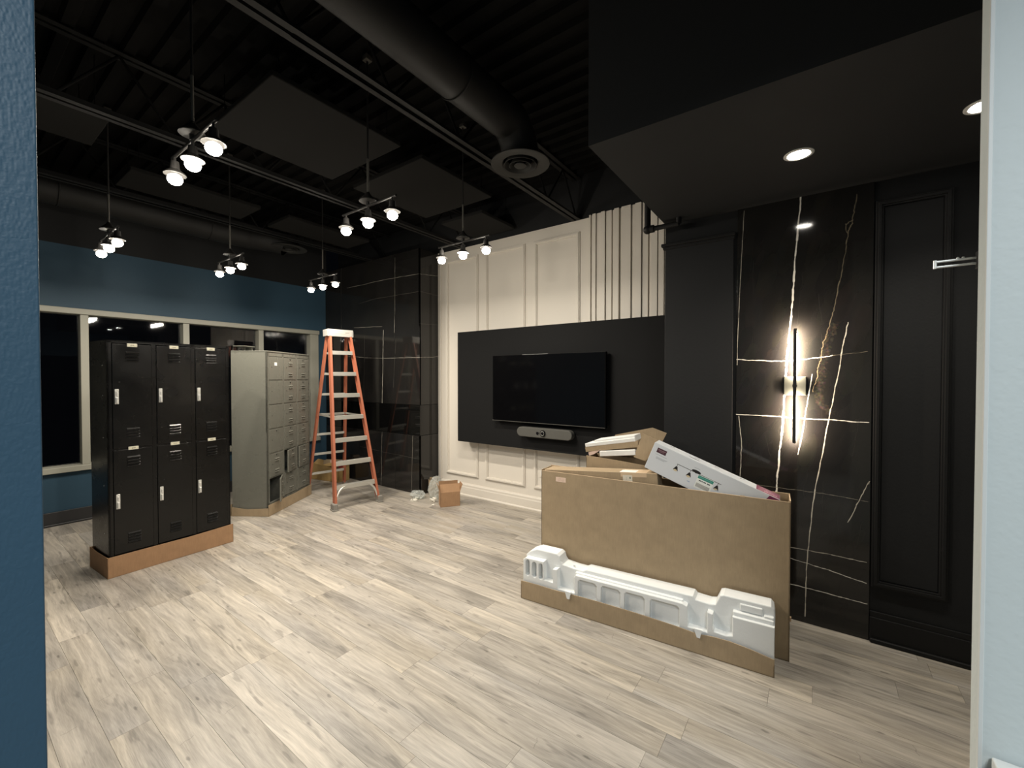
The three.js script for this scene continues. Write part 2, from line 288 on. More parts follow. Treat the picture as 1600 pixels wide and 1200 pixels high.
const slabTex = canvasTex(560, 2048, (g, w, h) => {
  const sx = x => (x + 0.467) / 0.752 * w, sy = y => (2.857 - y) / 2.857 * h; stoneBase(g, w, h, 5);
  const r = rng(91), patch = [[0.10, 2.0], [0.075, 1.93], [0.052, 1.84], [0.04, 1.775], [0.034, 1.69], [0.03, 1.606], [0.015, 1.53], [0.03, 1.47], [0.08, 1.42]];
  for (let i = 0; i < 420; i++) { const k = r() * (patch.length - 1), a = Math.floor(k), t = k - a, x = patch[a][0] + (patch[a + 1][0] - patch[a][0]) * t + (r() - 0.5) * 0.045, y = patch[a][1] + (patch[a + 1][1] - patch[a][1]) * t + (r() - 0.5) * 0.03; g.fillStyle = `rgba(${52 + r() * 40},${46 + r() * 34},${38 + r() * 28},${0.08 + r() * 0.14})`; g.beginPath(); g.ellipse(sx(x), sy(y), 2 + r() * 7, 1 + r() * 5, r() * 3, 0, 7); g.fill(); }
  const W = '#e8e4da', A = '#6f6656';
  vein(g, [[-0.092, 2.857], [-0.105, 2.64], [-0.127, 2.3], [-0.139, 2.041], [-0.159, 1.78], [-0.162, 1.657], [-0.171, 1.516], [-0.184, 1.251], [-0.208, 0.982], [-0.214, 0.856], [-0.25, 0.5], [-0.27, 0.1]], sx, sy, 7, W, 1);
  vein(g, [[0.2, 2.8], [0.184, 2.643], [0.163, 2.586], [0.136, 2.388], [0.099, 2.146], [0.07, 1.982]], sx, sy, 3.5, A, 2, 2);
  vein(g, [[0.184, 2.643], [0.15, 2.62], [0.163, 2.56]], sx, sy, 3, A, 22, 2);
  vein(g, [[0.07, 1.982], [0.044, 1.9], [0.022, 1.775], [0.006, 1.67], [-0.011, 1.555]], sx, sy, 3, '#7a6d58', 3, 2);
  vein(g, [[0.165, 2.0], [0.147, 1.895], [0.12, 1.69], [0.079, 1.44], [0.035, 1.12], [-0.007, 0.816], [-0.032, 0.487], [-0.046, 0.049]], sx, sy, 4, '#d0cabd', 4);
  vein(g, [[-0.019, 1.67], [-0.055, 1.391], [-0.091, 1.128]], sx, sy, 3.5, W, 5);
  vein(g, [[-0.471, 1.779], [-0.252, 1.764], [-0.159, 1.762], [0.001, 1.776], [0.086, 1.79]], sx, sy, 3.5, W, 6);
  vein(g, [[0.086, 1.79], [0.261, 1.809]], sx, sy, 1.5, '#807868', 7);
  vein(g, [[-0.469, 1.382], [-0.193, 1.379], [0.073, 1.372], [0.269, 1.368]], sx, sy, 4, W, 8);
  vein(g, [[-0.425, 2.84], [-0.454, 2.158], [-0.464, 1.741]], sx, sy, 2.6, '#b5afa2', 9);
  vein(g, [[-0.448, 1.37], [-0.429, 1.138], [-0.436, 0.951], [-0.44, 0.6]], sx, sy, 3, '#cfc9bc', 10);
  vein(g, [[-0.35, 0.89], [-0.126, 0.887], [0.061, 0.887], [0.271, 0.872]], sx, sy, 1.8, '#8d887c', 11);
  vein(g, [[-0.4, 0.48], [-0.122, 0.488], [0.098, 0.493], [0.272, 0.491]], sx, sy, 3, '#cfc9bc', 12);
  vein(g, [[-0.45, 0.46], [-0.121, 0.413], [0.065, 0.392], [0.273, 0.358]], sx, sy, 3.2, W, 13);
  vein(g, [[-0.4, 0.24], [-0.12, 0.237], [0.1, 0.233], [0.274, 0.228]], sx, sy, 3.4, W, 14);
  vein(g, [[0.28, 1.0], [0.27, 0.977], [0.224, 0.856], [0.178, 0.724]], sx, sy, 3, '#bdb7aa', 15);
});
// the marble corner: texture coordinates run along the front face and then round the return
const cornerTex = canvasTex(1536, 2048, (g, w, h) => {
  const sx = x => (x + 6.87) / 2.80 * w, sy = y => (3.6 - y) / 3.6 * h; stoneBase(g, w, h, 15);
  const G = '#8f8b82', W = '#cbc6bb', D = '#57544e';
  vein(g, [[-6.374, 3.6], [-6.387, 2.473], [-6.40, 2.2]], sx, sy, 2.6, D, 31);
  vein(g, [[-5.012, 3.4], [-5.02, 2.7], [-5.034, 2.305]], sx, sy, 3, G, 32);
  vein(g, [[-5.286, 2.36], [-5.30, 1.9], [-5.324, 1.262]], sx, sy, 3.4, W, 33);
  vein(g, [[-5.328, 0.825], [-5.345, 0.4], [-5.357, 0]], sx, sy, 3.4, G, 34);
  vein(g, [[-4.638, 0.82], [-4.67, 0]], sx, sy, 3, '#77736a', 35);
  vein(g, [[-6.666, 2.3], [-6.66, 1.6], [-6.653, 1.262]], sx, sy, 2.4, D, 36);
  vein(g, [[-6.217, 3.106], [-5.48, 3.113], [-4.488, 3.09], [-4.10, 3.13]], sx, sy, 3, G, 37, 1.4);
  vein(g, [[-5.907, 2.82], [-5.42, 2.853], [-4.495, 2.85], [-4.12, 2.84]], sx, sy, 2, D, 38, 1.4);
  vein(g, [[-6.03, 2.448], [-5.316, 2.418]], sx, sy, 2.8, G, 39);
  vein(g, [[-6.2, 1.99], [-5.898, 1.972], [-5.365, 1.938], [-4.487, 1.927], [-4.12, 1.95]], sx, sy, 2.6, G, 40);
  vein(g, [[-4.49, 2.40], [-4.1, 2.42]], sx, sy, 1.6, D, 41);
  vein(g, [[-5.75, 2.3], [-5.78, 1.3]], sx, sy, 1.6, D, 42); vein(g, [[-5.0, 2.2], [-5.06, 1.5]], sx, sy, 1.6, D, 43);
  vein(g, [[-5.9, 0.55], [-5.2, 0.52], [-4.5, 0.5]], sx, sy, 1.4, D, 44);
});
function slabGeo(u0, u1, y0, y1, t, U0, Us, Y0, Ys) {   // a slab lying in x,y with thickness t; front uv from metres
  const g = flat(RB(u0, u1, y0, y1, -t, 0, 0.002, 1)), p = g.attributes.position, uv = g.attributes.uv;
  for (let i = 0; i < p.count; i++) uv.setXY(i, (p.getX(i) - U0) / Us, 1 - (Y0 - p.getY(i)) / Ys);
  return g;
}
const wallCorner = struct('wall_corner', B(-7.05, -4.508, 0, 3.455, -4.62, -4.06), M.black, 'glossy black marble wall with thin pale veins in the corner beside the windows', 'wall');
const mc = marble(cornerTex);
for (const [y0, y1] of [[0, 0.828], [1.262, 3.45]]) {
  for (const [a, b] of [[-6.85, -6.388], [-6.384, -5.026], [-5.022, -4.488]]) mesh('marble_slab', slabGeo(a, b, y0, y1, 0.02, -6.87, 2.8, 3.6, 3.6).translate(0, 0, -4.04), mc, wallCorner, true);
  const g = slabGeo(-4.488, -4.118, y0, y1, 0.02, -6.87, 2.8, 3.6, 3.6); g.translate(4.488, 0, 0).rotateY(Math.PI / 2).translate(-4.488, 0, -4.04);
  mesh('marble_slab', g, mc, wallCorner, true);
}
mesh('glass_band', [RB(-6.85, -4.49, 0.832, 1.258, -4.06, -4.043, 0.002, 1), RB(-4.508, -4.491, 0.832, 1.258, -4.41, -4.045, 0.002, 1)], M.bandGlass, wallCorner).userData.label = 'long black glass strip set between the marble slabs';

// ---------------------------------------------------------------- black wall with marble slab (z = -3.45)
const wallRight = struct('wall_right', B(-0.978, 2.2, 0, 4.0, -4.62, -3.45), M.black, 'black panelled wall with a tall marble slab and a lit sconce', 'wall');
mesh('marble_slab', slabGeo(-0.467, 0.285, 0, 2.857, 0.02, -0.467, 0.752, 2.857, 2.857).translate(0, 0, -3.435), marble(slabTex), wallRight, true).userData.label = 'tall glossy black marble slab with white veins';
mesh('raised_panel', RB(-0.975, -0.49, 0.10, 2.66, -3.45, -3.43, 0.004), M.black, wallRight);
mesh('cap_moulding', [RB(-1.0, -0.478, 2.675, 2.70, -3.45, -3.405, 0.006), RB(-0.99, -0.482, 2.655, 2.68, -3.45, -3.42, 0.005)], M.blackTrim, wallRight);
panelFrame(0.292, 0.635, 0.345, 2.735, -3.45, M.blackTrim, wallRight, 0.04);
mesh('raised_panel', RB(0.335, 0.592, 0.39, 2.69, -3.45, -3.446, 0.002), M.black, wallRight);
panelFrame(0.76, 1.9, 0.345, 2.735, -3.45, M.blackTrim, wallRight, 0.04);
struct('baseboard_right', [RB(0.288, 2.2, 0, 0.155, -3.45, -3.43, 0.003), RB(0.288, 2.2, 0.15, 0.19, -3.45, -3.438, 0.004), RB(0.288, 2.2, 0, 0.028, -3.435, -3.412, 0.009)], M.blackTrim, 'black stepped baseboard under the black panelled wall', 'baseboard');
struct('baseboard_side', RB(-0.975, -0.47, 0, 0.1, -3.45, -3.43, 0.004), M.blackTrim, 'short black baseboard piece beside the marble slab', 'baseboard');

// soffit over the sconce wall
const soffit = struct('ceiling_soffit', B(-0.975, 2.2, 2.857, 3.95, -3.45, -2.04), M.black, 'black dropped soffit with a lit downlight', 'soffit');
soffit.material = phys([0.029, 0.030, 0.031], 0.7, { specularIntensity: 0.4 });

// ---------------------------------------------------------------- window wall (x = -6.85)
const wallLeft = struct('wall_left', [B(-7.05, -6.85, 0, 0.60, -4.06, 2.2), B(-7.05, -6.85, 2.43, 3.14, -4.06, 2.2), B(-7.05, -6.85, 0.6, 2.43, -4.06, -3.90)], M.blue, 'dark blue painted wall around the night windows', 'wall');
mesh('upper_band', B(-7.05, -6.852, 3.14, 4.0, -4.06, 2.2), M.black, wallLeft);
struct('baseboard_left', [RB(-6.85, -6.832, 0, 0.155, -4.04, 2.2, 0.004), RB(-6.835, -6.815, 0, 0.024, -4.04, 2.2, 0.008)], M.baseDark, 'dark grey baseboard under the windows', 'baseboard');
struct('trim_1', [RB(-6.99, -6.80, 0.585, 0.648, -3.91, 2.2, 0.006), RB(-6.99, -6.815, 2.37, 2.435, -3.91, 2.2, 0.006)], M.frame, 'pale beige sill and head trim of the windows', 'window trim');
[[-3.765, -3.03], [-2.945, -2.09], [-2.015, -1.12], [-1.05, -0.12], [-0.05, 0.9], [0.98, 2.1]].forEach(([z0, z1], i) => {
  const w = struct('window_' + (i + 1), null, null, ['black night window nearest the marble corner', 'black night window behind the grey lockers', 'black night window behind the black lockers', 'black night window between black lockers and blue doorway wall', 'black night window beyond the blue doorway wall', 'black night window at the far end of the blue wall'][i], 'window');
  mesh('pane', B(-6.936, -6.930, 0.648, 2.37, z0, z1), M.glass, w);
  mesh('mullion', RB(-6.97, -6.84, 0.648, 2.37, z1, z1 + 0.07, 0.004), M.frame, w);
  if (!i) mesh('mullion', RB(-6.97, -6.84, 0.648, 2.37, z0 - 0.14, z0, 0.004), M.frame, w);
});

// ---------------------------------------------------------------- entry side: blue wall, pale partition, counter, closing walls
const wallEntry = struct('wall_entry', RB(-1.05, -0.70, 0, 2.95, -0.076, 2.2, 0.002), M.blueNear, 'textured blue wall end at the edge of the opening', 'wall');
const pier = struct('wall_partition', RB(0.301, 2.2, 0, 3.95, -1.42, -1.35, 0.004), M.grey, 'pale grey partition wall end at the edge of the opening', 'wall');
mesh('corner_bead', RB(0.2985, 0.306, 0, 3.95, -1.356, -1.3485, 0.0015), M.greyTrim, pier);
{
  const c = thing('counter', 'white counter ledge against the pale grey partition', 'counter', [0.318, 0, -1.345]);
  mesh('top', RB(0, 1.2, 0.795, 0.826, 0, 0.5, 0.004), M.greyTrim, c);
  mesh('body', B(0.05, 1.2, 0, 0.795, 0.002, 0.42), M.blackPanel, c);
}
struct('wall_rear', B(-7.05, 2.2, 0, 4.0, 2.2, 2.35), M.blue, 'dark blue wall behind the entry', 'wall');
struct('wall_far', B(2.2, 2.35, 0, 4.0, -4.62, 2.35), M.blue, 'dark blue end wall of the entry', 'wall');
struct('ceiling_entry', B(-0.1, 2.2, 2.95, 3.05, -1.345, 2.2), M.black, 'flat black entry ceiling', 'ceiling');
{
  const l = thing('ceiling_light', 'flat square ceiling light over the entry', 'light', [0.98, 2.95, 0.40]);
  mesh('frame', RB(-0.32, 0.32, -0.03, 0, -0.32, 0.32, 0.006), M.greyTrim, l);
  mesh('diffuser', B(-0.29, 0.29, -0.034, -0.030, -0.29, 0.29), new THREE.MeshStandardMaterial({ color: 0xffffff, emissive: new THREE.Color().setRGB(0.92, 0.97, 1), emissiveIntensity: 0.8 }), l);
  const a = new THREE.RectAreaLight(new THREE.Color().setRGB(0.92, 0.98, 1), ENTRY_NITS, 0.58, 0.58); a.position.set(0, -0.038, 0); a.rotation.x = -Math.PI / 2; l.add(a);
}
{
  const b = thing('metal_bracket', 'slim chrome double rod bracket sticking out from behind the pale partition', 'bracket', [0.31, 1.925, -1.44]);
  mesh('rod', RB(-0.075, 0.02, 0.004, 0.009, -0.012, -0.004, 0.002), M.chrome, b);
  mesh('rod', RB(-0.075, 0.02, -0.009, -0.004, -0.012, -0.004, 0.002), M.chrome, b);
  mesh('end_stop', new THREE.CylinderGeometry(0.0035, 0.0035, 0.02, 12).translate(-0.075, 0.0005, -0.008), M.chrome, b);
  for (const x of [-0.036, -0.027]) mesh('screw_head', new THREE.SphereGeometry(0.003, 10, 8).translate(x, 0.010, -0.008), M.chrome, b);
  mesh('mount', RB(-0.006, 0.02, -0.02, 0.02, -0.014, 0.021, 0.002), M.blackTrim, b);
}

// ---------------------------------------------------------------- hanging three-head lights
function fixture(x, z, label, side = 0.45) {
  const f = thing('pendant_light', label, 'light', [x, 2.745, z], 0);
  mesh('stem', rod(V(0, 0.45, 0), V(0, 1.19, 0), 0.0065, 10), M.fixture, f);
  mesh('stem_sleeve', rod(V(0, 0.20, 0), V(0, 0.47, 0), 0.008, 10), M.rodMetal, f);
  mesh('ceiling_clip', RB(-0.025, 0.025, 1.16, 1.20, -0.025, 0.025, 0.004), M.rodMetal, f);
  mesh('canopy', new THREE.LatheGeometry([[0, 0.235], [0.012, 0.232], [0.02, 0.215], [0.058, 0.175], [0.062, 0.165], [0, 0.163]].map(p => new THREE.Vector2(...p)), 28), M.fixture, f);
  mesh('cross_bar', [rod(V(-0.31, 0.135, 0), V(0.31, 0.135, 0), 0.009, 10), rod(V(0, 0.135, 0), V(0, 0.165, 0), 0.014, 10)], M.fixture, f);
  for (const hx of [-0.27, 0, 0.27]) {
    const h = mesh('lamp_head', [rod(V(hx, 0.135, 0), V(hx, 0.10, 0), 0.007, 8), new THREE.CylinderGeometry(0.02, 0.024, 0.05, 18).translate(hx, 0.08, 0)], M.fixture, f);
    mesh('shade_cup', new THREE.LatheGeometry([[0.022, 0.062], [0.03, 0.058], [0.047, 0.044], [0.054, 0.034], [0.051, 0.033], [0.044, 0.041], [0.028, 0.052], [0.0, 0.053]].map(p => new THREE.Vector2(...p)), 24).translate(hx, 0, 0), M.fixture, h);
    mesh('bulb', new THREE.SphereGeometry(0.036, 20, 14).scale(1, 0.85, 1).translate(hx, 0.008, 0), M.bulb, h);
    const a = new THREE.RectAreaLight(new THREE.Color().setRGB(...WARM), HEAD_NITS, 0.06, 0.06); a.position.set(hx, -0.026, 0); a.rotation.x = -Math.PI / 2; f.add(a);
  }
  const p = new THREE.PointLight(new THREE.Color().setRGB(...WARM), side, 0, 2); p.position.set(0, 0.008, 0); p.shadow.radius = 1.2; f.add(p);
}
fixture(-2.64, -0.83, 'three-bulb black hanging light on a long stem, over the open floor before the lockers');
fixture(-2.62, -1.875, 'three-bulb black hanging light in the middle of the row by the long duct');
fixture(-2.61, -2.87, 'three-bulb black hanging light right before the white panelled wall', 1.25);
fixture(-4.93, -0.94, 'three-bulb black hanging light above the end of the black lockers');
fixture(-4.92, -1.86, 'three-bulb black hanging light between the black and the grey lockers');
fixture(-4.92, -2.87, 'three-bulb black hanging light above the orange ladder before the marble');

function downlight(x, z, label) {
  const d = thing('downlight', label, 'light', [x, 2.857, z]);
  mesh('trim_ring', new THREE.LatheGeometry([[0.052, 0], [0.07, 0], [0.07, -0.004], [0.058, -0.007], [0.05, -0.003], [0.052, 0]].map(p => new THREE.Vector2(...p)), 32), M.paper, d);
  mesh('bulb', new THREE.CylinderGeometry(0.05, 0.05, 0.004, 28).translate(0, -0.003, 0), new THREE.MeshStandardMaterial({ color: 0xffffff, emissive: new THREE.Color().setRGB(1, 0.95, 0.85), emissiveIntensity: 30 }), d);
  const s = new THREE.SpotLight(new THREE.Color().setRGB(1, 0.93, 0.80), DOWN_CD, 0, rad(62), 1, 2); s.position.set(0, -0.03, 0); s.target.position.set(0, -1, 0); s.shadow.radius = 2; d.add(s, s.target);
}
downlight(-0.085, -2.775, 'lit round downlight in the black soffit before the sconce');
downlight(0.60, -2.755, 'lit round downlight in the soffit, half behind the pale partition');

{ // sconce
  const s = thing('wall_sconce', 'thin vertical bar sconce glowing on the marble slab', 'sconce', [-0.112, 1.593, -3.433]);
  mesh('back_plate', RB(-0.062, 0.062, -0.063, 0.063, 0, 0.028, 0.003), std([0.05, 0.054, 0.046], 0.5), s);
  mesh('pivot', new THREE.CylinderGeometry(0.013, 0.013, 0.05, 18).rotateX(Math.PI / 2).translate(0, 0, 0.05), M.fixture, s);
  mesh('bar', RB(-0.0095, 0.0095, -0.38, 0.38, 0.058, 0.072, 0.002), M.fixture, s);
  mesh('light_strip', B(-0.0065, 0.0065, -0.375, 0.375, 0.0565, 0.058), new THREE.MeshStandardMaterial({ color: 0xffffff, emissive: new THREE.Color().setRGB(1, 0.78, 0.52), emissiveIntensity: 3 }), s);
  for (const y of [-0.22, 0.22]) { const a = new THREE.RectAreaLight(new THREE.Color().setRGB(1, 0.80, 0.60), SCONCE_NITS, 0.013, 0.31); a.position.set(0, y, 0.0555); s.add(a); }
}
{ // sprinkler pipe under the soffit
  const p = thing('sprinkler_pipe', 'black bent pipe hanging beside the soffit corner', 'pipe', [-1.085, 2.812, -3.34]);
  mesh('drop_pipe', rod(V(0, 0, 0), V(0, 1.1, 0), 0.024, 18), M.blackTrim, p);
  mesh('elbow', new THREE.SphereGeometry(0.034, 20, 14), M.blackTrim, p);
  mesh('branch_pipe', rod(V(0, 0, 0), V(0.235, 0, 0), 0.019, 18), M.blackTrim, p);
  mesh('riser', rod(V(0.235, 0, 0), V(0.235, 0.045, 0), 0.019, 18), M.blackTrim, p);
  mesh('coupling', rod(V(0.02, 0, 0), V(0.05, 0, 0), 0.029, 18), M.blackTrim, p);
}

// ---------------------------------------------------------------- accent panel, television, video bar
tag(mesh('accent_panel', RB(-3.93, -0.982, 0.79, 2.256, -4.35, -4.21, 0.003), M.blackPanel), 'large matte black board behind the television on the white wall', 'panel');
{
  const t = thing('television', 'large black flat television on the black board', 'television', [-2.515, 1.117, -4.21]);
  mesh('body', RB(-0.745, 0.745, 0, 0.802, 0.035, 0.085, 0.002, 1), M.tvBezel, t);
  mesh('wall_mount', B(-0.3, 0.3, 0.2, 0.6, 0, 0.035), M.tvBezel, t);
  mesh('screen', RB(-0.741, 0.741, 0.010, 0.798, 0.0845, 0.0865, 0.0008), M.screen, t);
  mesh('edge_strip', B(-0.742, 0.742, 0.001, 0.006, 0.08, 0.0863), M.barGrey, t);
  mesh('corner_badge', B(-0.745, -0.738, 0.0, 0.012, 0.08, 0.0868), M.silver, t);
  mesh('top_strip', B(-0.3, 0.05, 0.8, 0.8028, 0.075, 0.0855), M.silver, t);
}
{
  const v = thing('video_bar', 'grey rounded conference camera bar under the television', 'camera bar', [-2.515, 0.955, -4.21]);
  const H = 0.056, o = []; for (let i = 0; i <= 12; i++) { const a = Math.PI / 2 + Math.PI * i / 12; o.push([-0.31 + H * Math.cos(a), H + H * Math.sin(a)]); } for (let i = 0; i <= 12; i++) { const a = -Math.PI / 2 + Math.PI * i / 12; o.push([0.31 + H * Math.cos(a), H + H * Math.sin(a)]); }
  mesh('body', extr(o, 0.075, [], 0.008).translate(0, 0, 0.03), M.barGrey, v);
  mesh('camera_lens', [new THREE.CylinderGeometry(0.033, 0.036, 0.02, 28).rotateX(Math.PI / 2).translate(0, H, 0.112)], M.lens, v);
  mesh('lens_ring', new THREE.TorusGeometry(0.022, 0.003, 8, 28).translate(0, H, 0.122), M.silver, v);
  mesh('sensor', new THREE.CylinderGeometry(0.017, 0.017, 0.006, 20).rotateX(Math.PI / 2).translate(-0.075, H - 0.004, 0.106), M.lens, v);
  mesh('bracket', B(-0.2, 0.2, 0.04, 0.09, 0, 0.032), M.tvBezel, v);
}

// ---------------------------------------------------------------- lockers
const cardTag = (seed) => canvasTex(96, 40, (g, w, h) => { g.fillStyle = '#d6d2bb'; g.fillRect(0, 0, w, h); g.fillStyle = '#3a3830'; const r = rng(seed); for (let k = 0; k < 4; k++) g.fillRect(30 + k * 10, 14 + r() * 2, 5 + r() * 2, 12); });
const tagMat = std([1, 1, 1], 0.5, { map: cardTag(4) });
function louver(w, y, x) { return extr([[0, 0], [0.009, 0.003], [0.010, 0.006], [0, 0.016]], w).rotateY(-Math.PI / 2).translate(x + w, y, 0); }
function lockerBody(t, W, y0, y1, D, cols, tiers, st, mat, topGap, botGap) {
  const s = 0.012, g = [B(0, s, y0, y1, -D, 0), B(W - s, W, y0, y1, -D, 0), B(s, W - s, y1 - s, y1, -D, 0), B(s, W - s, y0, y0 + s, -D, 0), B(s, W - s, y0, y1, -D, -D + s)];
  const pitch = (W - st) / cols, H = (y1 - topGap - y0 - botGap) / tiers;
  for (let c = 0; c <= cols; c++) g.push(B(c * pitch, c * pitch + st, y0, y1, -0.02, 0));
  for (let c = 1; c < cols; c++) g.push(B(c * pitch + st / 2 - 0.003, c * pitch + st / 2 + 0.003, y0, y1, -D, -0.02));
  g.push(B(0, W, y1 - topGap, y1, -0.02, 0), B(0, W, y0, y0 + botGap, -0.02, 0));
  for (let k = 1; k < tiers; k++) g.push(B(s, W - s, y0 + botGap + k * H - 0.006, y0 + botGap + k * H + 0.006, -D + s, -0.001));
  mesh('body', g, mat, t); return { pitch, H };
}
{ // black lockers: three columns, two tiers
  const W = 0.91, y0 = 0.02, y1 = 1.958, D = 0.42, st = 0.03;
  const t = thing('locker_unit', 'tall black metal locker unit with six doors', 'lockers', [-4.692, 0, -0.868], Math.atan2(0.998, -0.066));
  const { pitch, H } = lockerBody(t, W, y0, y1, D, 3, 2, st, M.lockerBlack, 0.022, 0.15);
  mesh('side_rivet', [0.35, 0.75, 1.15, 1.5, 1.75].map(y => new THREE.SphereGeometry(0.005, 8, 6).translate(0, y, -0.1)), M.silver, t);
  for (let c = 0; c < 3; c++) for (let k = 0; k < 2; k++) {
    const x0 = c * pitch + st + 0.002, x1 = (c + 1) * pitch - 0.002, b = y0 + 0.15 + k * H + 0.008, e = y0 + 0.15 + (k + 1) * H - 0.008, w = x1 - x0, cx = (x0 + x1) / 2;
    const d = mesh('door', RB(x0, x1, b, e, -0.012, 0.006, 0.004), M.lockerBlack, t);
    const top = []; for (let i = 0; i < 4; i++) { top.push(louver(0.085, e - 0.075 - i * 0.024, cx - 0.042).translate(0, 0, 0.006)); }
    mesh('louver', top, M.lockerBlack, d);
    const low = []; for (let i = 0; i < 4; i++) low.push(louver(0.085, b + 0.075 + i * 0.024, cx - 0.042).translate(0, 0, 0.006)); mesh('louver', low, M.lockerBlack, d);
    mesh('vent_slot', [0, 1, 2, 3].map(i => B(cx - 0.041, cx + 0.041, b + 0.069 + i * 0.024, b + 0.075 + i * 0.024, 0.0055, 0.0068)), M.louverDark, d);
    const hy = k ? 1.49 : 0.618;
    mesh('latch_plate', RB(x0 + 0.014, x0 + 0.040, hy - 0.062, hy + 0.062, 0.004, 0.0095, 0.003), M.chrome, d);
    mesh('latch_handle', [RB(x0 + 0.019, x0 + 0.035, hy - 0.055, hy - 0.005, 0.009, 0.024, 0.004), RB(x0 + 0.022, x0 + 0.032, hy + 0.01, hy + 0.04, 0.009, 0.017, 0.003)], M.chrome, d);
    const n = mesh('number_plate', RB(cx - 0.034, cx + 0.034, (k ? 1.921 : 1.052) - 0.014, (k ? 1.921 : 1.052) + 0.014, 0.004, 0.0085, 0.002), M.plate, d);
    const f = new THREE.PlaneGeometry(0.06, 0.022).translate(cx, k ? 1.921 : 1.052, 0.0088); const m = new THREE.Mesh(f, tagMat); m.name = 'number_plate_face'; d.add(m); d.remove(m); n.add(m);
    mesh('lock_hole', new THREE.CylinderGeometry(0.006, 0.006, 0.002, 12).rotateX(Math.PI / 2).translate(x0 + 0.045, hy + 0.12, 0.0065), M.louverDark, d);
  }
  cartonTray(t, W, D, 0.172, 'brown cardboard tray around the foot of the black lockers', [-4.692, 0, -0.868], t.rotation.y, M.cardWarm, 0);
}
function cartonTray(t, W, D, h, label, pos, turn, mat, skew) {
  const o = thing('cardboard_tray', label, 'tray', pos, turn), c = 0.016, k = 0.005;
  mesh('front_lip', extr([[-c, 0], [W + c, 0], [W + c, h + 0.008], [W * 0.6, h - 0.004], [-c, h]], k, [], 0).translate(0, 0, c - k), mat, o);
  const side = x => extr([[0, 0], [D + c, 0], [D + c, h * (skew ? 0.78 : 1.02)], [D * 0.6, h * (skew ? 0.62 : 0.97)], [c, h * (skew ? 0.72 : 1)], [0, h * (skew ? 0.72 : 1)]], k).rotateY(Math.PI / 2).translate(x, 0, c);
  mesh('side_lip', side(-c), mat, o); mesh('side_lip', side(W + c - k), mat, o);
  mesh('back_lip', B(-c, W + c, 0, h, -D - c, -D - c + k), mat, o);
  mesh('bottom_sheet', B(-c, W + c, 0, 0.004, -D - c, c), mat, o);
}
{ // grey lockers: three columns, six tiers, two doors ajar
  const W = 0.94, y0 = 0.03, y1 = 1.955, D = 0.44, st = 0.032, turn = Math.atan2(0.838, -0.545), pos = [-5.262, 0, -2.365];
  const t = thing('locker_unit', 'grey metal locker unit with eighteen small doors, two ajar', 'lockers', pos, turn);
  const { pitch, H } = lockerBody(t, W, y0, y1, D, 3, 6, st, M.lockerGrey, 0.05, 0.12);
  mesh('top_cap', RB(-0.004, W + 0.004, y1 - 0.004, y1 + 0.012, -D, 0.006, 0.004), M.lockerGrey, t);
  for (let c = 0; c < 3; c++) for (let k = 0; k < 6; k++) {
    const x0 = c * pitch + st + 0.002, x1 = (c + 1) * pitch - 0.002, b = y0 + 0.12 + k * H + 0.007, e = y0 + 0.12 + (k + 1) * H - 0.007, w = x1 - x0;
    const d = new THREE.Group(); d.name = 'door'; d.position.set(x1, b, 0); t.add(d); const h = e - b;
    if (c === 0 && k === 0) d.rotation.y = rad(26); if (c === 1 && k === 1) d.rotation.y = rad(10); if (c === 2 && k === 1) d.rotation.y = rad(4);
    mesh('door_leaf', RB(-w, 0, 0, h, -0.012, 0.005, 0.004), M.lockerGrey, d);
    const lv = []; const full = !(c === 0 && k > 1);
    if (full) for (const y of [h - 0.075, h - 0.10]) lv.push(louver(0.085, y, -w / 2 - 0.04).translate(0, 0, 0.005));
    if (full || k === 1) for (const y of [0.045, 0.07]) lv.push(louver(0.085, y, -w / 2 - 0.04).translate(0, 0, 0.005));
    if (lv.length) mesh('louver', lv, M.lockerGrey, d);
    if (!(c === 0 && k > 2) || k === 2) mesh('pull_notch', new THREE.CylinderGeometry(0.014, 0.014, 0.003, 3).rotateX(Math.PI / 2).translate(-w / 2, h - 0.022, 0.0055), M.louverDark, d);
    mesh('lock_hole', new THREE.CylinderGeometry(0.006, 0.006, 0.003, 10).rotateX(Math.PI / 2).translate(-w + 0.05, h * 0.55, 0.005), M.louverDark, d);
    if (c === 0 && k === 5) mesh('paper_tag', RB(-w * 0.62, -w * 0.44, h * 0.62, h * 0.76, 0.005, 0.008, 0.001), M.paper, d);
  }
  cartonTray(t, W, D, 0.135, 'brown cardboard tray around the foot of the grey lockers', pos, turn, M.card, 1);
  const p = thing('metal_plate', 'small grey metal plate left on top of the grey lockers', 'metal plate', [-5.60, y1 + 0.012, -2.27], turn);
  mesh('plate_sheet', [RB(-0.05, 0.14, 0.055, 0.063, -0.12, 0.03, 0.002), B(0.06, 0.075, 0, 0.055, -0.06, -0.05), B(0.12, 0.135, 0, 0.055, -0.1, 0.0)], M.lockerGrey, p);
}

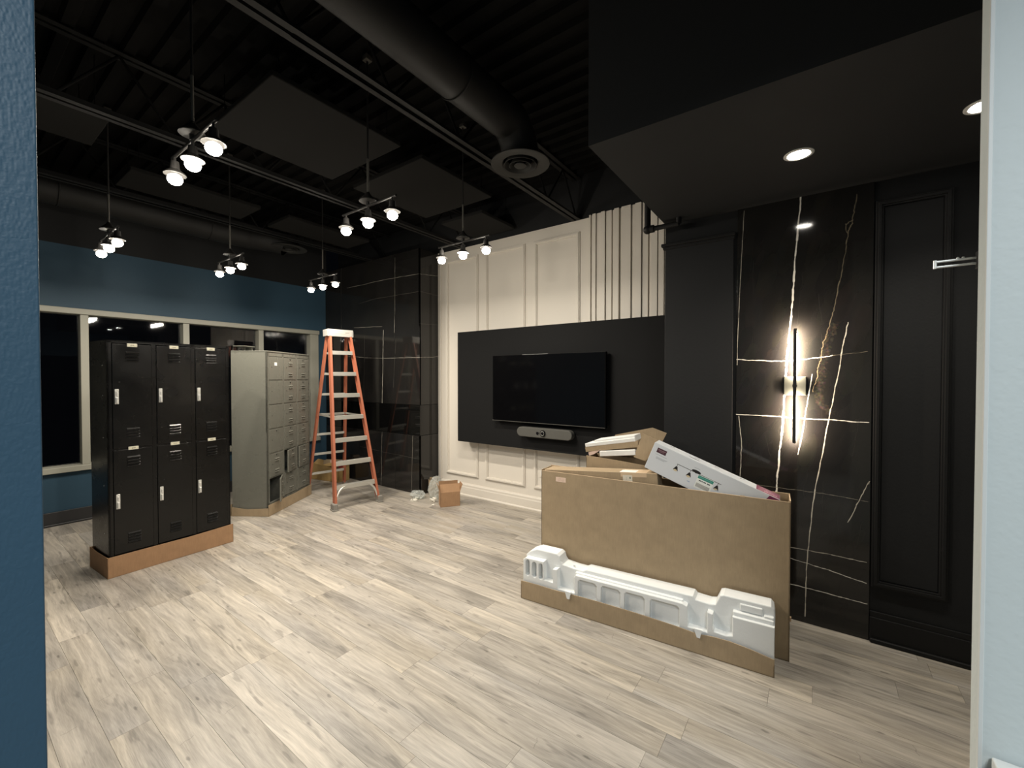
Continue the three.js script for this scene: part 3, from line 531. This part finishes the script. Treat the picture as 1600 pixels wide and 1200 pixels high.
// ---------------------------------------------------------------- ladder
{
  const t = thing('step_ladder', 'tall orange fibreglass step ladder with aluminium steps', 'ladder', [-4.765, 0, -3.23], Math.atan2(0.979, 0.205));
  const TOP = 2.26, fr = (s, y) => V(s * (0.293 - 0.148 * y / TOP), y, -0.58 * y / TOP), rr = (s, y) => V(s * (0.27 - 0.13 * y / TOP), y, -1.13 + 0.45 * y / TOP);
  for (const s of [-1, 1]) {
    const ch = (a, b, w) => [bar(a, b, 0.006, w), bar(a.clone().add(V(-s * 0.012, 0, w / 2 - 0.003)), b.clone().add(V(-s * 0.012, 0, w / 2 - 0.003)), 0.028, 0.006), bar(a.clone().add(V(-s * 0.012, 0, -w / 2 + 0.003)), b.clone().add(V(-s * 0.012, 0, -w / 2 + 0.003)), 0.028, 0.006)];
    mesh('front_rail', ch(fr(s, 0.05), fr(s, TOP), 0.075), M.orange, t);
    mesh('rear_rail', ch(rr(s, 0.05), rr(s, TOP), 0.055), M.orange, t);
    const f = fr(s, 0), q = rr(s, 0);
    mesh('foot', [RB(f.x - 0.028, f.x + 0.028, 0, 0.085, -0.052, 0.052, 0.008), RB(f.x - 0.035, f.x + 0.035, 0, 0.016, -0.055, 0.06, 0.006)], M.bootGrey, t);
    mesh('foot', [RB(q.x - 0.025, q.x + 0.025, 0, 0.07, q.z - 0.04, q.z + 0.04, 0.008)], M.bootGrey, t);
    const arc = new THREE.QuadraticBezierCurve3(fr(s, 0.09).add(V(-s * 0.02, 0, 0.02)), fr(s, 0.23).add(V(-s * 0.03, 0, 0.02)), V(s * 0.13, 0.275, -0.05));
    mesh('corner_brace', new THREE.TubeGeometry(arc, 14, 0.015, 8), M.alu, t);
    mesh('spreader', bar(fr(s, 1.13).add(V(-s * 0.02, 0, -0.03)), rr(s, 1.13).add(V(-s * 0.02, 0.0, 0.02)), 0.004, 0.024), M.alu, t);
  }
  for (let k = 1; k <= 7; k++) {
    const y = k * 0.287, a = fr(1, y), w = a.x - 0.006;
    mesh('step', [RB(-w, w, y - 0.004, y, a.z - 0.037, a.z + 0.037, 0.0015, 1), RB(-w, w, y - 0.052, y, a.z + 0.032, a.z + 0.0375, 0.002, 1), RB(-w, w, y - 0.03, y, a.z - 0.0375, a.z - 0.032, 0.002, 1)], M.alu, t);
    const b = rr(1, y - 0.02), v = b.x - 0.004;
    mesh('rear_bar', RB(-v, v, y - 0.04, y - 0.008, b.z - 0.018, b.z + 0.012, 0.003, 1), M.alu, t);
  }
  const capTex = canvasTex(256, 64, (g, w, h) => { g.fillStyle = '#b4b1aa'; g.fillRect(0, 0, w, h); g.fillStyle = '#8d8a84'; const r = rng(5); for (let k = 0; k < 22; k++) g.fillRect(20 + k * 8, 32 + r() * 3, 5, 6); g.fillStyle = '#55534f'; for (let k = 0; k < 8; k++) g.fillRect(178 + k * 6, 14, 4, 6); });
  const cap = mesh('top_cap', [RB(-0.172, 0.172, TOP - 0.055, TOP + 0.03, -0.545, -0.53, 0.005), RB(-0.175, 0.175, TOP + 0.012, TOP + 0.045, -0.73, -0.535, 0.01), RB(-0.175, -0.155, TOP - 0.05, TOP + 0.03, -0.72, -0.53, 0.006), RB(0.155, 0.175, TOP - 0.05, TOP + 0.03, -0.72, -0.53, 0.006)], M.cap, t);
  const lab = new THREE.Mesh(new THREE.PlaneGeometry(0.30, 0.06).translate(0, TOP - 0.012, -0.529), std([1, 1, 1], 0.6, { map: capTex })); lab.name = 'warning_label'; cap.add(lab);
}

// ---------------------------------------------------------------- crate by the marble corner
{
  const t = thing('open_carton', 'open yellow-brown carton against the marble behind the ladder', 'carton', [-6.64, 0, -3.655], Math.atan2(0.115, 0.6));
  const k = 0.006, W = 0.60, D = 0.22, H = 0.22;
  mesh('front_panel', extr([[0, 0], [W, 0], [W, H - 0.01], [0, H + 0.05]], k).translate(0, 0, -k), M.wood, t);
  mesh('back_panel', B(0, W, 0, H + 0.02, -D, -D + k), M.wood, t);
  mesh('side_panel', B(0, k, 0, H + 0.02, -D, 0), M.wood, t); mesh('side_panel', B(W - k, W, 0, H, -D, 0), M.wood, t);
  mesh('bottom_panel', B(0, W, 0, k, -D, 0), M.wood, t);
  mesh('flap', extr([[0, 0], [W - 0.06, -0.03], [W - 0.10, 0.07], [0.02, 0.10]], 0.005).rotateX(-0.9).translate(0.02, H + 0.03, -0.02), M.wood, t);
  const c1 = thing('small_carton', 'small brown box lying in the open carton by the marble', 'box', [-6.30, 0.02, -3.83], 0.5);
  mesh('box_body', RB(-0.14, 0.14, 0, 0.30, -0.05, 0.05, 0.003), M.card, c1); mesh('tape', B(-0.02, 0.02, 0.2, 0.302, -0.052, 0.052), M.pinkPaper, c1);
  const c2 = thing('small_carton', 'narrow red and white box standing in the open carton by the marble', 'box', [-6.12, 0.02, -3.86], 0.2);
  mesh('box_body', RB(-0.03, 0.03, 0, 0.30, -0.03, 0.03, 0.002), std([0.25, 0.03, 0.03], 0.6), c2); mesh('white_end', RB(-0.031, 0.031, 0.26, 0.306, -0.031, 0.031, 0.002), M.paper, c2);
}

// ---------------------------------------------------------------- small open carton, plastic bag and packing bits in the corner
{
  const t = thing('small_open_carton', 'small brown open carton on the floor at the white wall', 'carton', [-3.845, 0, -3.80], Math.atan2(0.207, 0.152));
  const k = 0.004, W = 0.25, D = 0.16, H = 0.185;
  mesh('front_panel', B(0, W, 0, H, -k, 0), M.cardWarm, t); mesh('back_panel', B(0, W, 0, H, -D, -D + k), M.cardWarm, t);
  mesh('side_panel', B(0, k, 0, H, -D, 0), M.cardWarm, t); mesh('side_panel', B(W - k, W, 0, H, -D, 0), M.cardWarm, t); mesh('bottom_panel', B(0, W, 0, k, -D, 0), M.cardWarm, t);
  mesh('flap', B(0, W, 0, 0.11, -k, 0).rotateX(-0.55).translate(0, H, 0), M.cardWarm, t);
  mesh('flap', B(0, W, 0, 0.11, -k, 0).rotateX(-0.1).translate(0, H, -D + k), M.cardWarm, t);
  mesh('flap', B(0, k, 0, 0.10, -D, 0).rotateZ(-0.35).translate(W - k, H, 0), M.cardWarm, t);
  mesh('flap', B(0, k, 0, 0.10, -D, 0).rotateZ(0.3).translate(0, H, 0), M.cardWarm, t);
  const b = thing('torn_carton', 'narrow brown carton piece standing against the marble corner', 'carton', [-4.42, 0, -4.14], 0.9);
  mesh('panel', extr([[0, 0], [0.14, 0], [0.13, 0.19], [0.05, 0.22], [0.0, 0.20]], 0.006), M.card, b); mesh('side_panel', B(0, 0.006, 0, 0.19, -0.12, 0), M.card, b); mesh('flap', B(0, 0.12, 0, 0.07, 0, 0.005).rotateX(0.5).translate(0.01, 0.185, 0), M.card, b);
  function crumple(rx, ry, rz, seed, amp) {
    const g = new THREE.IcosahedronGeometry(1, 6), p = g.attributes.position;
    for (let i = 0; i < p.count; i++) { const v = V(p.getX(i), p.getY(i), p.getZ(i)); const n = fbm(v.x * 2.3 + 9, v.y * 2.3 + v.z * 1.9 + 4, seed, 4) - 0.5 + 0.5 * Math.abs(fbm(v.x * 4 + 3, v.z * 4 + v.y * 3 + 7, seed + 5, 3) - 0.5); v.multiplyScalar(1 + amp * n * 2); p.setXYZ(i, v.x * rx, Math.max(0.0, (v.y + 0.8) * ry), v.z * rz); }
    g.computeVertexNormals(); return g;
  }
  tag(mesh('plastic_bag', crumple(0.10, 0.15, 0.09, 40, 0.45), M.plastic), 'crumpled clear plastic bag between the small carton and marble corner', 'plastic bag').position.set(-4.20, 0, -4.06);
  tag(mesh('plastic_wrap', crumple(0.09, 0.05, 0.07, 55, 0.6), M.plastic), 'small clump of clear wrap at the foot of the marble', 'plastic wrap').position.set(-4.40, 0, -3.93);
  const r = rng(12), chip = seed => { const g = new THREE.IcosahedronGeometry(0.014, 1), p = g.attributes.position; for (let i = 0; i < p.count; i++) { const k = 0.6 + 0.8 * hash(Math.round(p.getX(i) * 9000), Math.round((p.getY(i) + p.getZ(i) * 3) * 9000), seed); p.setXYZ(i, p.getX(i) * k * 1.5, p.getY(i) * k, p.getZ(i) * k); } g.computeVertexNormals(); return g; };
  const chips = [chip(1), chip(2), chip(3)];
  const bit = (x, z, l, y = 0.008) => { const m = mesh('packing_bit', chips[Math.floor(r() * 3)].clone(), M.clutter); m.position.set(x, y, z); m.rotation.set(0, r() * 6, 0); tag(m, l, 'packing bit', 'packing bits in the corner'); };
  for (let i = 0; i < 9; i++) bit(-4.42 + r() * 0.16, -3.90 + r() * 0.13, 'small white packing bit beside the clump of clear wrap');
  for (let i = 0; i < 6; i++) bit(-4.13 + r() * 0.07, -3.93 + r() * 0.05, 'small white packing bit beside the crumpled plastic bag', 0.01 + r() * 0.05);
  bit(-3.98, -3.80, 'single white scrap lying before the small carton');
}

// ---------------------------------------------------------------- packaging pile: frame of the pile (s along, y up, off = away from the opening)
const PU = V(0.9974, 0, -0.0714), PN = V(0.0714, 0, 0.9974), PA = V(-1.775, 0, -2.585), PT = Math.atan2(0.0714, 0.9974);
const at = (s, off, y = 0) => PA.clone().addScaledVector(PU, s).addScaledVector(PN, -off).setY(y).toArray();
{ // big television carton
  const L = 1.618, H = 0.936, D = 0.168, k = 0.006;
  const t = thing('television_carton', 'huge flat brown cardboard carton standing open at the top', 'carton', at(0.067, 0.20), PT);
  mesh('front_panel', extr([[0, 0], [L, 0], [L, H - 0.008], [L * 0.5, H - 0.006], [0, H - 0.01]], k).translate(0, 0, -k), M.card, t);
  mesh('back_panel', B(0, L, 0, H + 0.004, -D, -D + k), M.card, t);
  mesh('side_panel', B(0, k, 0, H, -D, 0), M.card, t); mesh('side_panel', B(L - k, L, 0, H, -D, 0), M.card, t); mesh('bottom_panel', B(0, L, 0, k, -D, 0), M.card, t);
  mesh('cut_edge', [B(0, L, H - 0.009, H - 0.0065, -k, 0.0004), B(L - k, L + 0.0004, H, H + 0.002, -D, 0), B(0, L, H + 0.004, H + 0.006, -D, -D + k)], M.cardEdge, t);
  const st = canvasTex(128, 64, (g, w, h) => { g.fillStyle = '#e0c6b4'; g.fillRect(0, 0, w, h); g.fillStyle = '#c3a491'; const r = rng(9); for (let y = 14; y < 54; y += 9) for (let x = 24; x < 108; x += 7) if (r() < 0.85) g.fillRect(x, y, 5, 4); });
  const m = new THREE.Mesh(new THREE.BoxGeometry(0.082, 0.036, 0.0008).translate(0.165, H - 0.06, 0.0006), std([1, 1, 1], 0.7, { map: st })); m.name = 'sticker'; m.rotation.z = -0.0; t.add(m); m.userData.label = 'pale pink sticker';
  mesh('tape_end', B(L, L + 0.012, 0.18, 0.205, -D * 0.8, -D * 0.7), M.cardEdge, t);
  mesh('tape_end', B(1.36, 1.385, H - 0.012, H - 0.002, 0, 0.002), M.cardEdge, t);
}
{ // tray holding the foam
  const L = 1.611, D = 0.185, k = 0.006;
  const t = thing('foam_tray', 'low brown cardboard tray in front of the huge carton', 'tray', at(0, 0), PT);
  mesh('front_lip', extr([[0, 0], [L, 0], [L, 0.1], [1.585, 0.103], [1.5, 0.118], [1.39, 0.13], [1.3, 0.128], [1.22, 0.118], [1.1, 0.128], [0.85, 0.137], [0.59, 0.139], [0.4, 0.135], [0.27, 0.131], [0.15, 0.133], [0.05, 0.132], [0, 0.13]], k).translate(0, 0, -k), M.card, t);
  mesh('bottom_sheet', B(0, L, 0, 0.005, -D, 0), M.card, t);
  mesh('side_lip', B(0, k, 0, 0.10, -D, 0), M.card, t); mesh('side_lip', B(L - k, L, 0, 0.07, -D, 0), M.card, t);
  // moulded foam insert: a back slab with the full outline and a front slab with pockets
  const f = thing('foam_insert', 'long white moulded foam insert with pockets in the low tray', 'foam insert', at(0.008, 0.009, 0.006), PT);
  const back = [[0, 0], [1.60, 0], [1.605, 0.30], [1.60, 0.335], [1.585, 0.352], [1.345, 0.352], [1.325, 0.345], [1.315, 0.32], [1.30, 0.285], [1.27, 0.278], [1.19, 0.283], [1.175, 0.30], [0.48, 0.296], [0.455, 0.282], [0.385, 0.283], [0.30, 0.292], [0.285, 0.31], [0.275, 0.345], [0.255, 0.358], [0.09, 0.358], [0.03, 0.33], [0, 0.30]];
  const front = [[0.0, 0.0], [1.602, 0.0], [1.602, 0.262], [1.395, 0.262], [1.395, 0.15], [1.36, 0.14], [1.30, 0.145], [1.292, 0.17], [1.292, 0.245], [1.262, 0.25], [1.262, 0.128], [1.155, 0.13], [1.150, 0.252], [1.12, 0.262], [0.42, 0.262], [0.412, 0.25], [0.412, 0.132], [0.285, 0.132], [0.28, 0.268], [0.245, 0.262], [0.245, 0.165], [0.175, 0.168], [0.173, 0.30], [0.02, 0.296], [0.0, 0.28]];
  const hole = (a, b, c, d, q = 0.012) => [[a + q, c], [b - q, c], [b, c + q], [b, d - q], [b - q, d], [a + q, d], [a, d - q], [a, c + q]];
  const holes = [hole(0.022, 0.054, 0.165, 0.285), hole(0.076, 0.112, 0.165, 0.28), hole(0.132, 0.162, 0.165, 0.28, 0.008)];
  const win = [[0.44, 0.575], [0.607, 0.737], [0.766, 0.895], [0.93, 1.105]].map(([a, b]) => hole(a, b, 0.10, 0.238, 0.014));
  mesh('back_slab', extr(back, 0.11, [], 0.006).translate(0, 0, -0.17), M.foam, f);
  mesh('front_slab', extr(front, 0.052, [...holes, ...win], 0.004).translate(0, 0, -0.062), M.foam, f);
  mesh('mid_slab', extr([[0.41, 0.08], [1.12, 0.08], [1.12, 0.27], [0.41, 0.27]], 0.03, [], 0.003).translate(0, 0, -0.066).translate(0, 0, 0.0), M.foam, f);
  mesh('ledge', [RB(1.395, 1.60, 0.26, 0.285, -0.066, -0.03, 0.006), RB(1.43, 1.545, 0.29, 0.33, -0.075, -0.05, 0.006), RB(1.55, 1.6, 0.28, 0.30, -0.075, -0.04, 0.006)], M.foam, f);
  for (const s of [0.375, 1.215]) mesh('tab', extr([[-0.022, 0.02], [-0.012, -0.012], [-0.006, -0.03], [0.012, -0.03], [0.016, -0.008], [0.024, 0.02]], 0.02).translate(s, 0.126, -0.002), M.foam, f);
  mesh('tab', RB(0.375, 0.388, 0.27, 0.30, -0.09, -0.08, 0.002), M.foam, f);
}
{ // inner carton standing in the big carton
  const L = 0.85, H = 0.83, D = 0.14;
  const t = thing('inner_carton', 'brown taped carton standing inside the huge carton', 'carton', at(0.150, 0.218, 0.108), PT); t.rotation.z = rad(4.5);
  mesh('box_body', RB(0, L, 0, H, -D, 0, 0.004), M.card, t);
  mesh('tape', B(0.60, 0.78, H - 0.03, H + 0.0008, -D * 0.8, 0.0008), M.cardEdge, t);
  mesh('paper_label', B(0.592, 0.705, H - 0.001, H + 0.0012, -D * 0.62, -0.005), M.paper, t);
  const lt = canvasTex(64, 64, (g, w, h) => { g.fillStyle = '#d9d2c2'; g.fillRect(0, 0, w, h); g.fillStyle = '#3a4a3a'; g.fillRect(46, 12, 7, 14); g.fillStyle = '#9aa59a'; g.fillRect(24, 14, 2, 22); g.fillStyle = '#aaa293'; for (let x = 8; x < 56; x += 5) g.fillRect(x, 54, 2, 6); });
  const m = new THREE.Mesh(new THREE.BoxGeometry(0.066, 0.06, 0.0008).translate(0.648, H - 0.048, 0.0008), std([1, 1, 1], 0.7, { map: lt })); m.name = 'shipping_label'; t.add(m);
}
{ // light fixture box, tilted down into the big carton
  const L = 0.77, H = 0.19, D = 0.12, a = rad(-21.5);
  const g2 = (g, w, h) => {
    g.fillStyle = '#dadde1'; g.fillRect(0, 0, w, h);
    g.fillStyle = '#4a2c35'; g.fillRect(50, 36, 105, 56); g.fillStyle = '#a98e93'; for (let k = 0; k < 7; k++) g.fillRect(64 + k * 12, 52, 8, 10); g.fillRect(80, 70, 48, 4);
    g.fillStyle = '#8b9096'; g.fillRect(50, 112, 128, 3); for (let k = 0; k < 3; k++) { g.fillStyle = '#a2a7ad'; g.fillRect(70, 140 + k * 9, 128 - k * 14, 4); }
    // printed three-head light
    g.save(); g.translate(300, 150); g.strokeStyle = '#23201f'; g.fillStyle = '#23201f'; g.lineWidth = 5; g.beginPath(); g.moveTo(0, -35); g.lineTo(470, -35); g.stroke();
    g.beginPath(); g.ellipse(205, -48, 48, 16, 0, 0, 7); g.fill(); g.fillRect(196, -45, 18, 16);
    for (const x of [6, 150, 440]) { g.lineWidth = 4; g.beginPath(); g.moveTo(x, -35); g.lineTo(x, 0); g.stroke(); g.beginPath(); g.moveTo(x - 8, -6); g.lineTo(x + 8, -6); g.lineTo(x + 27, 40); g.lineTo(x - 27, 40); g.closePath(); g.fill(); g.fillStyle = '#d9c9a6'; g.beginPath(); g.ellipse(x, 40, 20, 11, 0, 0, 7); g.fill(); g.fillStyle = '#23201f'; } g.restore();
    // white sticker with teal head, bold line and bar code
    g.save(); g.translate(535, 118); g.rotate(-0.02); g.fillStyle = '#eceee9'; g.fillRect(0, 0, 165, 150); g.fillStyle = '#3f8f80'; g.fillRect(4, 6, 158, 34); g.fillStyle = '#7db3a8'; for (let k = 0; k < 12; k++) g.fillRect(14 + k * 11, 18, 7, 8); g.fillStyle = '#2b2f2e'; for (const [x, w2] of [[24, 26], [54, 10], [72, 26], [110, 30]]) g.fillRect(x, 54, w2, 11); g.fillStyle = '#84807b'; for (let x = 10; x < 150; x += 4) g.fillRect(x, 92, x % 3 ? 2 : 3, 44); g.restore();
    g.fillStyle = '#9fb0c8'; g.fillRect(455, 236, 30, 10); g.fillRect(740, 190, 30, 8); g.fillStyle = '#b3b6ba'; g.fillRect(470, 62, 60, 5);
    g.fillStyle = '#7d3457'; g.beginPath(); g.moveTo(w * 0.86, h); g.lineTo(w * 0.93, 0); g.lineTo(w, 0); g.lineTo(w, h); g.fill();
    g.fillStyle = '#c9a3b4'; for (let k = 0; k < 5; k++) g.fillRect(w * 0.92, 60 + k * 24, 46 - k * 3, 8);
  };
  const t = thing('light_fixture_box', 'white printed light fixture box leaning into the huge carton', 'box', at(0.847, 0.226, 1.018), PT); t.rotation.z = a; t.position.y = 1.035;
  mesh('box_body', RB(0, L, 0, H, -D, 0, 0.002, 1), std([0.70, 0.723, 0.752], 0.42), t);
  const put = (geo, tex, name, l) => { const m = new THREE.Mesh(geo, std([1, 1, 1], 0.42, { map: tex })); m.name = name; t.add(m); if (l) m.userData.label = l; };
  put(new THREE.PlaneGeometry(L - 0.004, H - 0.004).translate(L / 2, H / 2, 0.0006), canvasTex(1280, 316, g2), 'printed_front', 'printed front with a three-head light and a teal sticker');
  put(new THREE.PlaneGeometry(L - 0.004, D - 0.004).rotateX(-Math.PI / 2).translate(L / 2, H + 0.0006, -D / 2), canvasTex(1280, 200, (g, w, h) => {
    g.fillStyle = '#dadde1'; g.fillRect(0, 0, w, h); g.strokeStyle = '#9a9da0'; g.lineWidth = 2; g.beginPath(); g.moveTo(0, 96); g.lineTo(w * 0.8, 96); g.stroke(); g.fillStyle = '#1e1d1d';
    for (const x of [150, 430, 640, 900]) { g.fillRect(x, 40, 46, 12); g.fillRect(x, 40, 10, 26); } g.beginPath(); g.ellipse(430, 130, 60, 12, 0.1, 0, 7); g.fill();
    g.fillStyle = '#7d3457'; g.fillRect(w * 0.83, 0, w, h); g.fillStyle = '#d9b7c6'; for (let k = 0; k < 9; k++) g.fillRect(w * 0.89 + k * 13, 120, 8, 26); for (let k = 0; k < 7; k++) g.fillRect(w * 0.9 + k * 12, 70, 8, 12);
  }), 'printed_top', 'white top with a magenta end');
}
{ // tall carton behind with pads and flaps on top
  const t = thing('tall_carton', 'brown carton with raised flaps behind the huge carton', 'carton', at(0.36, 0.392), PT);
  const W = 0.46, D = 0.22, H = 1.03, k = 0.005;
  mesh('front_panel', extr([[0, 0], [W, 0], [W, H - 0.02], [W * 0.6, H - 0.004], [0, H + 0.012]], k).translate(0, 0, -k), M.card, t); mesh('back_panel', B(0, W, 0, H, -D, -D + k), M.card, t);
  mesh('side_panel', B(0, k, 0, H, -D, 0), M.card, t); mesh('side_panel', B(W - k, W, 0, H, -D, 0), M.card, t); mesh('bottom_panel', B(0, W, 0, k, -D, 0), M.card, t);
  mesh('flap', extr([[0.365, 0.035], [0.45, 0.013], [0.575, 0.155], [0.43, 0.212]], 0.005).translate(0, H - 0.0, -0.012), M.card, t);
  mesh('flap', extr([[0.10, 0.0], [0.46, 0.0], [0.555, 0.20], [0.45, 0.235], [0.16, 0.16]], 0.005).translate(0, H, -D + 0.002), M.card, t);
  const p1 = thing('packing_pad', 'long cardboard pad with a white foam layer on top of the pile', 'packing pad', at(0.352, 0.405, 1.062), PT); p1.rotation.z = rad(11);
  mesh('card_layer', extr([[0, 0.005], [0.41, 0], [0.42, 0.045], [0.0, 0.04]], 0.17).translate(0, 0, -0.17), M.card, p1);
  mesh('foam_layer', [RB(0.004, 0.40, 0.042, 0.07, -0.168, 0.002, 0.004), RB(0.08, 0.40, 0.066, 0.086, -0.165, -0.01, 0.004)], M.paper, p1);
  mesh('torn_sheet', extr([[0.02, 0], [0.13, 0.012], [0.06, -0.02], [0.02, -0.025]], 0.05).translate(0, 0, -0.05), M.pinkPaper, p1);
  const p2 = thing('foam_strip', 'short white foam strip under the long pad', 'foam strip', at(0.468, 0.396, 1.043), PT); p2.rotation.z = rad(7.5);
  mesh('strip', RB(0, 0.275, 0, 0.042, -0.06, 0, 0.006), M.paper, p2);
}

scene.traverse(o => { if (o.isMesh) { o.castShadow = true; o.receiveShadow = true; } if (o.isLight) o.castShadow = true; });
renderer.render(scene, camera);
